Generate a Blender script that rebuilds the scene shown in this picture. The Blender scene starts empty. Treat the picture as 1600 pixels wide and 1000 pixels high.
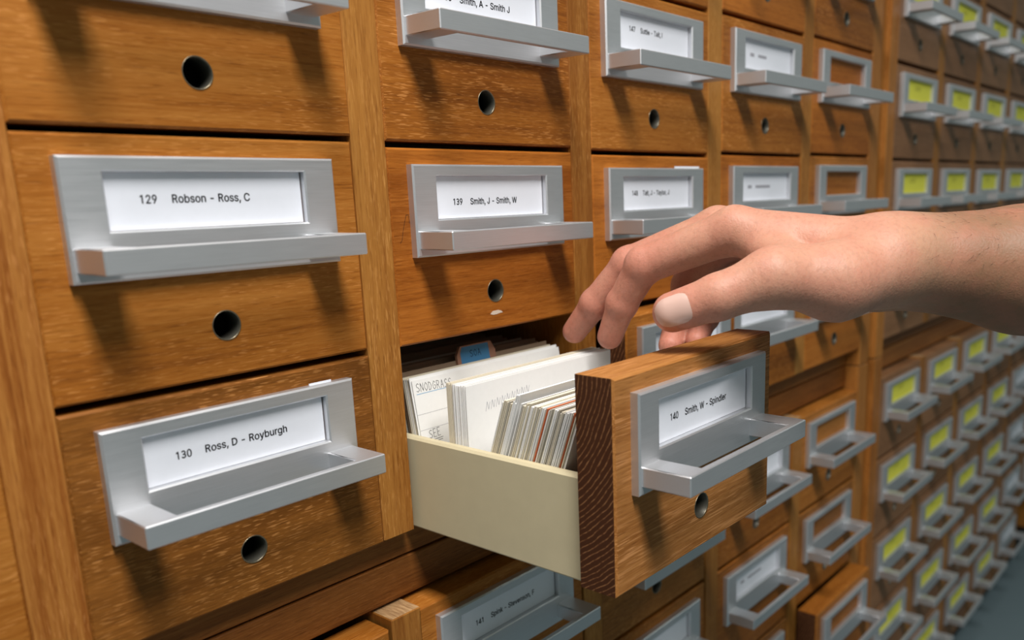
import bpy, bmesh, math, random
import numpy as np
from mathutils import Vector, Matrix

random.seed(11)
S = bpy.context.scene
C = S.collection

# ------------------------------------------------------------------ camera
cam = bpy.data.cameras.new('camera')
cam_ob = bpy.data.objects.new('camera', cam)
C.objects.link(cam_ob)
F_PX, PX, PY = 1330.27, 97.1, 108.03
yaw, pitch, roll = -0.87867, -0.22386, -0.03035
Fw = Vector((-math.sin(yaw)*math.cos(pitch), math.cos(yaw)*math.cos(pitch), math.sin(pitch)))
R0 = Vector((math.cos(yaw), math.sin(yaw), 0)); U0 = R0.cross(Fw)
Rr = R0*math.cos(roll) + U0*math.sin(roll); Ur = U0*math.cos(roll) - R0*math.sin(roll)
M = Matrix((Rr, Ur, -Fw)).transposed().to_4x4()
M.translation = Vector((-0.11918, -0.36121, -0.02856))
cam_ob.matrix_world = M
cam.sensor_width = 36.0
cam.lens = F_PX*36.0/1600.0
cam.shift_x = -PX/1600.0
cam.shift_y = PY/1600.0
cam.clip_start = 0.01
cam.dof.use_dof = True
cam.dof.focus_distance = 0.455
cam.dof.aperture_fstop = 7.5
S.camera = cam_ob

# ------------------------------------------------------------------ world, lamps, exposure
S.view_settings.view_transform = 'Standard'
S.view_settings.look = 'None'
S.view_settings.exposure = 0.0
S.view_settings.gamma = 1.0
S.view_settings.use_curve_mapping = False
world = bpy.data.worlds.new('world'); S.world = world
world.use_nodes = True
bg = world.node_tree.nodes['Background']
bg.inputs['Color'].default_value = (0.84, 1.0, 0.95, 1)
bg.inputs['Strength'].default_value = 0.18

def area(name, loc, target, sx, sy, power, col):
    l = bpy.data.lights.new(name, 'AREA'); l.shape = 'RECTANGLE'
    l.size = sx; l.size_y = sy; l.energy = power; l.color = col
    o = bpy.data.objects.new(name, l); C.objects.link(o)
    o.location = loc
    d = (Vector(target)-Vector(loc)).normalized()
    o.rotation_euler = d.to_track_quat('-Z', 'Y').to_euler()
    return o
# ceiling fluorescent fittings, long side running away from the cabinets
area('ceiling_lamp', (-0.12, -0.66, 0.95), (-0.12, -0.66, 0), 0.25, 0.95, 31, (1.0, 0.96, 0.93))
area('ceiling_lamp', (2.2, -0.80, 0.95), (2.2, -0.80, 0), 0.25, 0.95, 2.4, (0.93, 1.0, 0.95))

# ------------------------------------------------------------------ materials
class NT:
    def __init__(s, name):
        s.m = bpy.data.materials.new(name); s.m.use_nodes = True
        s.t = s.m.node_tree; s.n = s.t.nodes
        s.b = s.n['Principled BSDF']
    def add(s, typ, **kw):
        nd = s.n.new(typ)
        for k, v in kw.items(): setattr(nd, k, v)
        return nd
    def l(s, a, b): s.t.links.new(a, b)
    def math(s, op, a, b=None, c=None):
        nd = s.add('ShaderNodeMath', operation=op)
        for i, v in enumerate((a, b, c)):
            if v is None: continue
            if isinstance(v, (int, float)): nd.inputs[i].default_value = v
            else: s.l(v, nd.inputs[i])
        return nd.outputs[0]
    def ramp(s, fac, stops):
        nd = s.add('ShaderNodeValToRGB'); cr = nd.color_ramp
        while len(cr.elements) < len(stops): cr.elements.new(0.5)
        for e, (p, c) in zip(cr.elements, stops):
            e.position = p; e.color = (c[0], c[1], c[2], 1) if len(c) == 3 else c
        s.l(fac, nd.inputs[0]); return nd.outputs[0]
    def mix(s, fac, a, b, mode='MIX'):
        nd = s.add('ShaderNodeMix', data_type='RGBA', blend_type=mode)
        if isinstance(fac, (int, float)): nd.inputs[0].default_value = fac
        else: s.l(fac, nd.inputs[0])
        for i, v in ((6, a), (7, b)):
            if isinstance(v, tuple): nd.inputs[i].default_value = (v[0], v[1], v[2], 1)
            else: s.l(v, nd.inputs[i])
        return nd.outputs[2]
    def noise(s, vec, scale, detail=3, rough=0.55, dist=0.0):
        nd = s.add('ShaderNodeTexNoise'); nd.inputs['Scale'].default_value = scale
        nd.inputs['Detail'].default_value = detail; nd.inputs['Roughness'].default_value = rough
        nd.inputs['Distortion'].default_value = dist
        s.l(vec, nd.inputs['Vector']); return nd.outputs['Fac']
    def mapv(s, vec, scale):
        nd = s.add('ShaderNodeMapping'); nd.inputs['Scale'].default_value = scale
        s.l(vec, nd.inputs['Vector']); return nd.outputs[0]
    def coords(s):
        tc = s.add('ShaderNodeTexCoord'); oi = s.add('ShaderNodeObjectInfo')
        w = s.add('ShaderNodeVectorMath', operation='SCALE')
        cb = s.add('ShaderNodeCombineXYZ')
        for i, k in enumerate((3.1, 7.3, 5.7)):
            s.l(s.math('MULTIPLY', oi.outputs['Random'], k), cb.inputs[i])
        a = s.add('ShaderNodeVectorMath', operation='ADD')
        s.l(tc.outputs['Object'], a.inputs[0]); s.l(cb.outputs[0], a.inputs[1])
        s.rand = oi.outputs['Random']
        return a.outputs[0]

def wood(name, axis, dark, mid, light, streak=0.5, pores=0.6, band=1.0, plen=150, pthr=0.58):
    """open-grained hardwood; axis = grain direction"""
    w = NT(name); v = w.coords()
    def sc(along, across):
        q = [across]*3; q['xyz'.index(axis)] = along; return tuple(q)
    broad = w.noise(w.mapv(v, sc(3.0, 26)), 1.0, 3, 0.6, 0.6*band)
    lines = w.noise(w.mapv(v, sc(11, 420)), 1.0, 4, 0.65, 0.25)
    fine = w.noise(w.mapv(v, sc(90, 1300)), 1.0, 2, 0.6)
    pore = w.noise(w.mapv(v, sc(plen, 1500)), 1.0, 1, 0.5)
    patch = w.noise(w.mapv(v, sc(14, 40)), 1.0, 2)
    f = w.math('ADD', w.math('MULTIPLY', broad, 0.55), w.math('MULTIPLY', lines, 0.45*streak*2))
    f = w.math('ADD', f, w.math('MULTIPLY', w.math('SUBTRACT', fine, 0.5), 0.25))
    f = w.math('ADD', f, w.math('MULTIPLY', w.math('SUBTRACT', w.rand, 0.5), 0.12))
    col = w.ramp(f, [(0.30, dark), (0.5, mid), (0.72, light)])
    pm = w.ramp(pore, [(pthr, (0, 0, 0)), (pthr+0.09, (1, 1, 1))])
    pl = tuple(min(1, c*1.35+0.03) for c in light)
    pm = w.math('MULTIPLY', pm, w.ramp(patch, [(0.35, (0.15,)*3), (0.65, (1,)*3)]))
    col = w.mix(w.math('MULTIPLY', pm, pores), col, pl)
    dk = w.ramp(fine, [(0.28, (1, 1, 1)), (0.40, (0, 0, 0))])
    col = w.mix(w.math('MULTIPLY', dk, 0.30), col, tuple(c*0.4 for c in dark))
    w.l(col, w.b.inputs['Base Color'])
    w.b.inputs['Roughness'].default_value = 0.5
    w.b.inputs['Specular IOR Level'].default_value = 0.18
    bp = w.add('ShaderNodeBump'); bp.inputs['Strength'].default_value = 0.25; bp.inputs['Distance'].default_value = 0.0004
    w.l(fine, bp.inputs['Height']); w.l(bp.outputs[0], w.b.inputs['Normal'])
    return w.m

TEAK = ((0.185, 0.053, 0.006), (0.335, 0.112, 0.014), (0.46, 0.185, 0.034))
M_front = wood('teak_drawer_front', 'x', *TEAK)
M_front_flecked = wood('teak_flecked_front', 'x', (0.17, 0.058, 0.008), (0.33, 0.122, 0.020), (0.46, 0.195, 0.042), 0.28, 0.6, 1.8)
M_front_knotty = wood('orange_knotty_front', 'x', (0.25, 0.068, 0.006), (0.43, 0.140, 0.018), (0.54, 0.205, 0.036), 0.30, 0.15, 2.6)
M_front_hazed = wood('brown_hazed_front', 'x', (0.20, 0.092, 0.038), (0.30, 0.148, 0.068), (0.39, 0.20, 0.098), 0.3, 0.2)  # far cabinets: distance haze put into a greyer wood colour
M_open_front = wood('teak_open_front', 'x', (0.13, 0.040, 0.007), (0.27, 0.098, 0.020), (0.40, 0.170, 0.045), 0.75, 1.0, 1.0, 55, 0.56)
M_stile = wood('upright_wood', 'z', (0.24, 0.082, 0.012), (0.39, 0.165, 0.032), (0.52, 0.25, 0.060), 0.35, 0.35)
M_stile_red = wood('reddish_upright_wood', 'z', (0.14, 0.035, 0.005), (0.27, 0.085, 0.013), (0.42, 0.17, 0.035), 0.8, 0.7)
M_rail = wood('rail_wood', 'x', (0.13, 0.040, 0.007), (0.24, 0.082, 0.016), (0.34, 0.135, 0.030), 0.5, 0.25)
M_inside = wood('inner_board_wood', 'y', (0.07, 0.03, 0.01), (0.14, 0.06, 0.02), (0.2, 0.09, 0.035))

def endgrain():
    w = NT('dark_end_grain')
    tc = w.add('ShaderNodeTexCoord')
    sep = w.add('ShaderNodeSeparateXYZ'); w.l(tc.outputs['Object'], sep.inputs[0])
    n0 = w.noise(tc.outputs['Object'], 60, 2)
    dy = w.math('SUBTRACT', sep.outputs[1], 0.085); dz = w.math('ADD', sep.outputs[2], -0.01)
    r = w.math('SQRT', w.math('ADD', w.math('MULTIPLY', dy, dy), w.math('MULTIPLY', dz, dz)))
    r = w.math('ADD', r, w.math('MULTIPLY', n0, 0.004))
    s = w.math('SINE', w.math('MULTIPLY', r, 2500.0))
    brk = w.noise(tc.outputs['Object'], 420, 3)
    s = w.math('MULTIPLY', w.math('POWER', w.math('ADD', w.math('MULTIPLY', s, 0.5), 0.5), 3.0), w.math('ADD', 0.35, w.math('MULTIPLY', brk, 1.1)))
    col = w.ramp(s, [(0.30, (0.060, 0.019, 0.006)), (0.70, (0.095, 0.032, 0.010)), (0.95, (0.27, 0.125, 0.05))])
    w.l(col, w.b.inputs['Base Color']); w.b.inputs['Roughness'].default_value = 0.7
    w.b.inputs['Specular IOR Level'].default_value = 0.2
    return w.m
M_end = endgrain()

def stile_end():
    w = NT('pale_sawn_end'); tc = w.add('ShaderNodeTexCoord')
    n = w.noise(w.mapv(tc.outputs['Object'], (900, 120, 900)), 1.0, 3)
    col = w.ramp(n, [(0.3, (0.25, 0.13, 0.05)), (0.7, (0.52, 0.32, 0.15))])
    w.l(col, w.b.inputs['Base Color']); w.b.inputs['Roughness'].default_value = 0.8
    return w.m
M_stile_end = stile_end()

def metal(name, col, rough, met=0.6):
    w = NT(name); tc = w.add('ShaderNodeTexCoord')
    n = w.noise(w.mapv(tc.outputs['Object'], (60, 2500, 2500)), 1.0, 2)
    c = w.mix(w.ramp(n, [(0.3, (0, 0, 0)), (0.7, (1, 1, 1))]), tuple(x*0.93 for x in col), col)
    w.l(c, w.b.inputs['Base Color'])
    w.b.inputs['Metallic'].default_value = met
    w.l(w.math('ADD', w.math('MULTIPLY', n, 0.12), rough-0.06), w.b.inputs['Roughness'])
    return w.m
M_alu = metal('brushed_aluminium', (0.71, 0.72, 0.74), 0.47, 0.88)
M_ring = metal('worn_nickel', (0.26, 0.22, 0.15), 0.4, 0.9)

M_tube = metal('darkened_tube', (0.10, 0.095, 0.075), 0.5, 0.5)  # inner tube darkened: shade inside the hole put into the metal

def plain(name, col, rough=0.6, spec=0.3, var=0.0, sc=300):
    w = NT(name)
    if var:
        tc = w.add('ShaderNodeTexCoord'); n = w.noise(tc.outputs['Object'], sc, 3)
        c = w.mix(n, tuple(x*(1-var) for x in col), tuple(min(1, x*(1+var)) for x in col))
        w.l(c, w.b.inputs['Base Color'])
    else: w.b.inputs['Base Color'].default_value = (*col, 1)
    w.b.inputs['Roughness'].default_value = rough
    w.b.inputs['Specular IOR Level'].default_value = spec
    return w.m
M_paper = plain('white_label_paper', (0.80, 0.83, 0.90), 0.7, 0.2, 0.02)
M_yellow = plain('yellow_label_paper', (0.80, 0.78, 0.09), 0.7, 0.2, 0.04)
M_ink = plain('black_print', (0.012, 0.012, 0.016), 0.7, 0.1)
M_greyink = plain('grey_pencil', (0.16, 0.16, 0.17), 0.8, 0.1)
M_faint = plain('faint_print', (0.38, 0.38, 0.42), 0.8, 0.1)
M_olive = plain('faint_print_on_yellow', (0.50, 0.48, 0.06), 0.8, 0.1)
M_blue_rule = plain('blue_rule', (0.15, 0.40, 0.65), 0.8, 0.1)
M_hole = plain('hole_dark', (0.008, 0.007, 0.006), 0.9, 0.05)
M_cream = plain('cream_painted_board', (0.58, 0.51, 0.33), 0.55, 0.3, 0.08, 60)
M_cardw = plain('white_card', (0.86, 0.86, 0.84), 0.8, 0.1, 0.03)
M_cardc = plain('cream_card', (0.72, 0.66, 0.52), 0.8, 0.1, 0.05)
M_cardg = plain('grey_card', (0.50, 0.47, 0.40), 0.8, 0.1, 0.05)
M_card_d = plain('brown_shaded_card', (0.30, 0.22, 0.15), 0.85, 0.1, 0.08)  # dark brown for rear cards: the cabinet's shade put into the colour
M_red = plain('orange_red_card', (0.55, 0.15, 0.06), 0.8, 0.1)
M_black_card = plain('black_card', (0.02, 0.03, 0.04), 0.7, 0.2)
M_bluetab = plain('blue_tab', (0.06, 0.22, 0.42), 0.5, 0.3)
M_browntab = plain('brown_tab_sleeve', (0.33, 0.17, 0.11), 0.5, 0.4)
M_chip = plain('bare_chipped_wood', (0.75, 0.62, 0.50), 0.8, 0.1)
M_plinth = plain('black_plinth', (0.010, 0.012, 0.012), 0.6, 0.2)
M_wallm = plain('painted_wall', (0.55, 0.57, 0.55), 0.9, 0.1)

def floor_mat():
    w = NT('grey_blue_linoleum'); tc = w.add('ShaderNodeTexCoord')
    n = w.noise(tc.outputs['Object'], 9, 4)
    c = w.mix(n, (0.115, 0.165, 0.185), (0.14, 0.195, 0.215))
    w.l(c, w.b.inputs['Base Color']); w.b.inputs['Roughness'].default_value = 0.6
    return w.m
M_floor = floor_mat()

def skin_mat():
    w = NT('skin'); tc = w.add('ShaderNodeTexCoord'); ob = tc.outputs['Object']
    at = w.add('ShaderNodeAttribute', attribute_name='tone')
    n1 = w.noise(ob, 70, 4); n2 = w.noise(ob, 420, 3)
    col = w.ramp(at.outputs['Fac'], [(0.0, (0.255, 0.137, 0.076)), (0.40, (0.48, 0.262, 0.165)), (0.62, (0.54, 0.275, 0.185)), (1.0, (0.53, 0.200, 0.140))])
    blotch = w.ramp(n1, [(0.40, (0, 0, 0)), (0.72, (1, 1, 1))])
    col = w.mix(w.math('MULTIPLY', blotch, 0.40), col, (0.50, 0.185, 0.125))
    sp = w.ramp(n2, [(0.36, (1, 1, 1)), (0.5, (0, 0, 0))])
    col = w.mix(w.math('MULTIPLY', sp, 0.18), col, (0.26, 0.12, 0.07))
    w.l(col, w.b.inputs['Base Color'])
    w.b.inputs['Roughness'].default_value = 0.5
    w.b.inputs['Specular IOR Level'].default_value = 0.35
    w.b.inputs['Subsurface Weight'].default_value = 0.25
    w.b.inputs['Subsurface Radius'].default_value = (1.0, 0.35, 0.2)
    w.b.inputs['Subsurface Scale'].default_value = 0.004
    vo = w.add('ShaderNodeTexVoronoi', feature='DISTANCE_TO_EDGE'); vo.inputs['Scale'].default_value = 620
    w.l(ob, vo.inputs['Vector'])
    wr = w.noise(w.mapv(ob, (520, 330, 160)), 1.0, 3, 0.6, 0.4)
    h = w.math('ADD', w.math('MULTIPLY', vo.outputs['Distance'], 0.5), w.math('MULTIPLY', wr, 1.2))
    bp = w.add('ShaderNodeBump'); bp.inputs['Strength'].default_value = 0.4; bp.inputs['Distance'].default_value = 0.0006
    w.l(h, bp.inputs['Height']); w.l(bp.outputs[0], w.b.inputs['Normal'])
    return w.m
M_skin = skin_mat()
M_nail = plain('nail', (0.60, 0.40, 0.335), 0.30, 0.5, 0.04, 120)
M_hair = plain('dark_arm_hair', (0.05, 0.03, 0.02), 0.6, 0.3)

# ------------------------------------------------------------------ object helpers
def mesh_from_bm(name, bm, mats, smooth=False):
    bmesh.ops.recalc_face_normals(bm, faces=bm.faces[:])
    me = bpy.data.meshes.new(name); bm.to_mesh(me); bm.free()
    for m in mats: me.materials.append(m)
    if smooth:
        for p in me.polygons: p.use_smooth = True
    return me

def link(name, me, parent=None, loc=(0, 0, 0), rot=(0, 0, 0), **props):
    o = bpy.data.objects.new(name, me); C.objects.link(o)
    if parent is not None: o.parent = parent
    o.location = loc; o.rotation_euler = rot
    for k, v in props.items(): o[k] = v
    return o

def box(bm, x0, x1, y0, y1, z0, z1, mat=0, bev=0.0):
    vs = [bm.verts.new((x, y, z)) for x in (x0, x1) for y in (y0, y1) for z in (z0, z1)]
    fs = []
    for q in ((0, 1, 3, 2), (4, 6, 7, 5), (0, 4, 5, 1), (2, 3, 7, 6), (0, 2, 6, 4), (1, 5, 7, 3)):
        f = bm.faces.new([vs[i] for i in q]); f.material_index = mat; fs.append(f)
    if bev:
        es = {e for f in fs for e in f.edges}
        bmesh.ops.bevel(bm, geom=list(es), offset=bev, segments=1, affect='EDGES', profile=0.5)
    return fs

def board(name, x0, x1, y0, y1, z0, z1, mats, parent, org, bev=0.0006, endtop=None, **props):
    """a board as its own mesh, its origin at its lower front left corner"""
    bm = bmesh.new(); box(bm, 0, x1-x0, 0, y1-y0, 0, z1-z0, 0, bev)
    if endtop is not None:
        bm.normal_update()
        for f in bm.faces:
            if f.normal.z > 0.9: f.material_index = endtop
    return link(name, mesh_from_bm(name, bm, mats), parent, (x0-org[0], y0-org[1], z0-org[2]), **props)

W, GAP, HT, VG, T = 0.150, 0.0211, 0.1042, 0.0031, 0.0217
PX_, PZ_ = W+GAP, HT+VG
HX, HZ, HR = 0.0745, -0.0812, 0.0069

def front_mesh(name, mwood):
    """drawer front with eased edges and a round hole; slots: wood, end grain, dark"""
    bm = bmesh.new(); e = 0.0011; N = 32
    angs = [2*math.pi*i/N for i in range(N)]
    rx0, rx1, rz0, rz1 = e, W-e, -HT+e, -e
    def hit(a):
        dx, dz = math.cos(a), math.sin(a)
        t = 1e9
        if dx > 1e-9: t = min(t, (rx1-HX)/dx)
        if dx < -1e-9: t = min(t, (rx0-HX)/dx)
        if dz > 1e-9: t = min(t, (rz1-HZ)/dz)
        if dz < -1e-9: t = min(t, (rz0-HZ)/dz)
        return [HX+dx*t, HZ+dz*t]
    out = [hit(a) for a in angs]
    for cx, cz in ((rx0, rz0), (rx1, rz0), (rx0, rz1), (rx1, rz1)):
        i = min(range(N), key=lambda k: abs(math.atan2(math.sin(angs[k]-math.atan2(cz-HZ, cx-HX)), math.cos(angs[k]-math.atan2(cz-HZ, cx-HX)))))
        out[i] = [cx, cz]
    def expand(p):   # eased-edge ring pushed out to the full size
        x = 0 if abs(p[0]-rx0) < 1e-7 else (W if abs(p[0]-rx1) < 1e-7 else p[0])
        z = -HT if abs(p[1]-rz0) < 1e-7 else (0 if abs(p[1]-rz1) < 1e-7 else p[1])
        return x, z
    hole0 = [bm.verts.new((HX+HR*math.cos(a), 0, HZ+HR*math.sin(a))) for a in angs]
    hole1 = [bm.verts.new((HX+HR*math.cos(a), 0.014, HZ+HR*math.sin(a))) for a in angs]
    o0 = [bm.verts.new((p[0], 0, p[1])) for p in out]
    o1 = [bm.verts.new((*[expand(p)[0]], e, expand(p)[1])) for p in out]
    o2 = [bm.verts.new((expand(p)[0], T, expand(p)[1])) for p in out]
    for A, B, mi in ((hole1, hole0, 2), (hole0, o0, 0), (o0, o1, 0), (o1, o2, 0)):
        for i in range(N):
            j = (i+1) % N
            f = bm.faces.new((A[i], A[j], B[j], B[i])); f.material_index = mi
    f = bm.faces.new(hole1); f.material_index = 2
    bm.faces.new(o2)
    bm.normal_update()
    for f in bm.faces:
        if abs(f.normal.x) > 0.95 and f.calc_center_median().y > e*1.2 and (f.calc_center_median().x < 1e-4 or f.calc_center_median().x > W-1e-4): f.material_index = 1
    return mesh_from_bm(name, bm, [mwood, M_end, M_hole])

FRONTS = {k: front_mesh('drawer_'+k, m) for k, m in
          (('teak', M_front), ('flecked', M_front_flecked), ('knotty', M_front_knotty), ('hazed', M_front_hazed), ('open', M_open_front))}

def holder_mesh():
    """die-cast label frame with window and U-shaped pull"""
    bm = bmesh.new()
    X0, X1, Z0, Z1 = 0.0125, 0.1350, -0.0572, -0.0085
    a0, a1, b0, b1 = 0.0289, 0.1186, -0.0376, -0.0146
    yf, yb, e = -0.005, 0.0, 0.0009
    def ring(pts, y): return [bm.verts.new((x, y, z)) for x, z in pts]
    rect = lambda x0, x1, z0, z1: ((x0, z0), (x1, z0), (x1, z1), (x0, z1))
    loops = [ring(rect(X0, X1, Z0, Z1), yb), ring(rect(X0, X1, Z0, Z1), yf+e), ring(rect(X0+e, X1-e, Z0+e, Z1-e), yf),
             ring(rect(a0-0.0007, a1+0.0007, b0-0.0007, b1+0.0007), yf), ring(rect(a0, a1, b0, b1), yf+0.0007), ring(rect(a0, a1, b0, b1), yb)]
    loops.append(loops[0])
    for A, B in zip(loops, loops[1:]):
        for i in range(4):
            j = (i+1) % 4; bm.faces.new((A[i], A[j], B[j], B[i]))
    # pull: U in plan, extruded in z
    xl, xr, il, ir, yo, yi = 0.0142, 0.1318, 0.0288, 0.1165, -0.0308, -0.0272
    prof = [(xl, -0.0047), (xl, yo), (xr, yo), (xr, -0.0047), (ir, -0.0047), (ir, yi), (il, yi), (il, -0.0047)]
    zt, zb = -0.0432, -0.0530
    top = [bm.verts.new((x, y, zt)) for x, y in prof]; bot = [bm.verts.new((x, y, zb)) for x, y in prof]
    es = []
    for i in range(8):
        j = (i+1) % 8; f = bm.faces.new((top[i], top[j], bot[j], bot[i])); es += list(f.edges)
    for q in ((0, 1, 6, 7), (1, 2, 5, 6), (2, 3, 4, 5)):
        bm.faces.new([top[i] for i in q]); bm.faces.new([bot[i] for i in reversed(q)])
    es = [e_ for e_ in set(es) if all(v.co.y < -0.01 for v in e_.verts) or abs(e_.verts[0].co.y-e_.verts[1].co.y) > 0.01]
    bmesh.ops.bevel(bm, geom=es, offset=0.0005, segments=1, affect='EDGES')
    return mesh_from_bm('label_holder', bm, [M_alu])
HOLDER = holder_mesh()

def ring_mesh():
    bm = bmesh.new(); N = 24
    prof = [(0.0069, 0.0000), (0.0067, -0.0003), (0.0063, 0.0001), (0.0061, 0.0130), (0.0069, 0.0130)]
    L = [[bm.verts.new((HX+r*math.cos(2*math.pi*i/N), y, HZ+r*math.sin(2*math.pi*i/N))) for i in range(N)] for r, y in prof]
    for q, (A, B) in enumerate(zip(L, L[1:]+L[:1])):
        for i in range(N):
            j = (i+1) % N; f = bm.faces.new((A[i], A[j], B[j], B[i])); f.material_index = 1 if q == 2 else 0
    return mesh_from_bm('hole_ring', bm, [M_ring, M_tube], True)
RING = ring_mesh()

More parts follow.
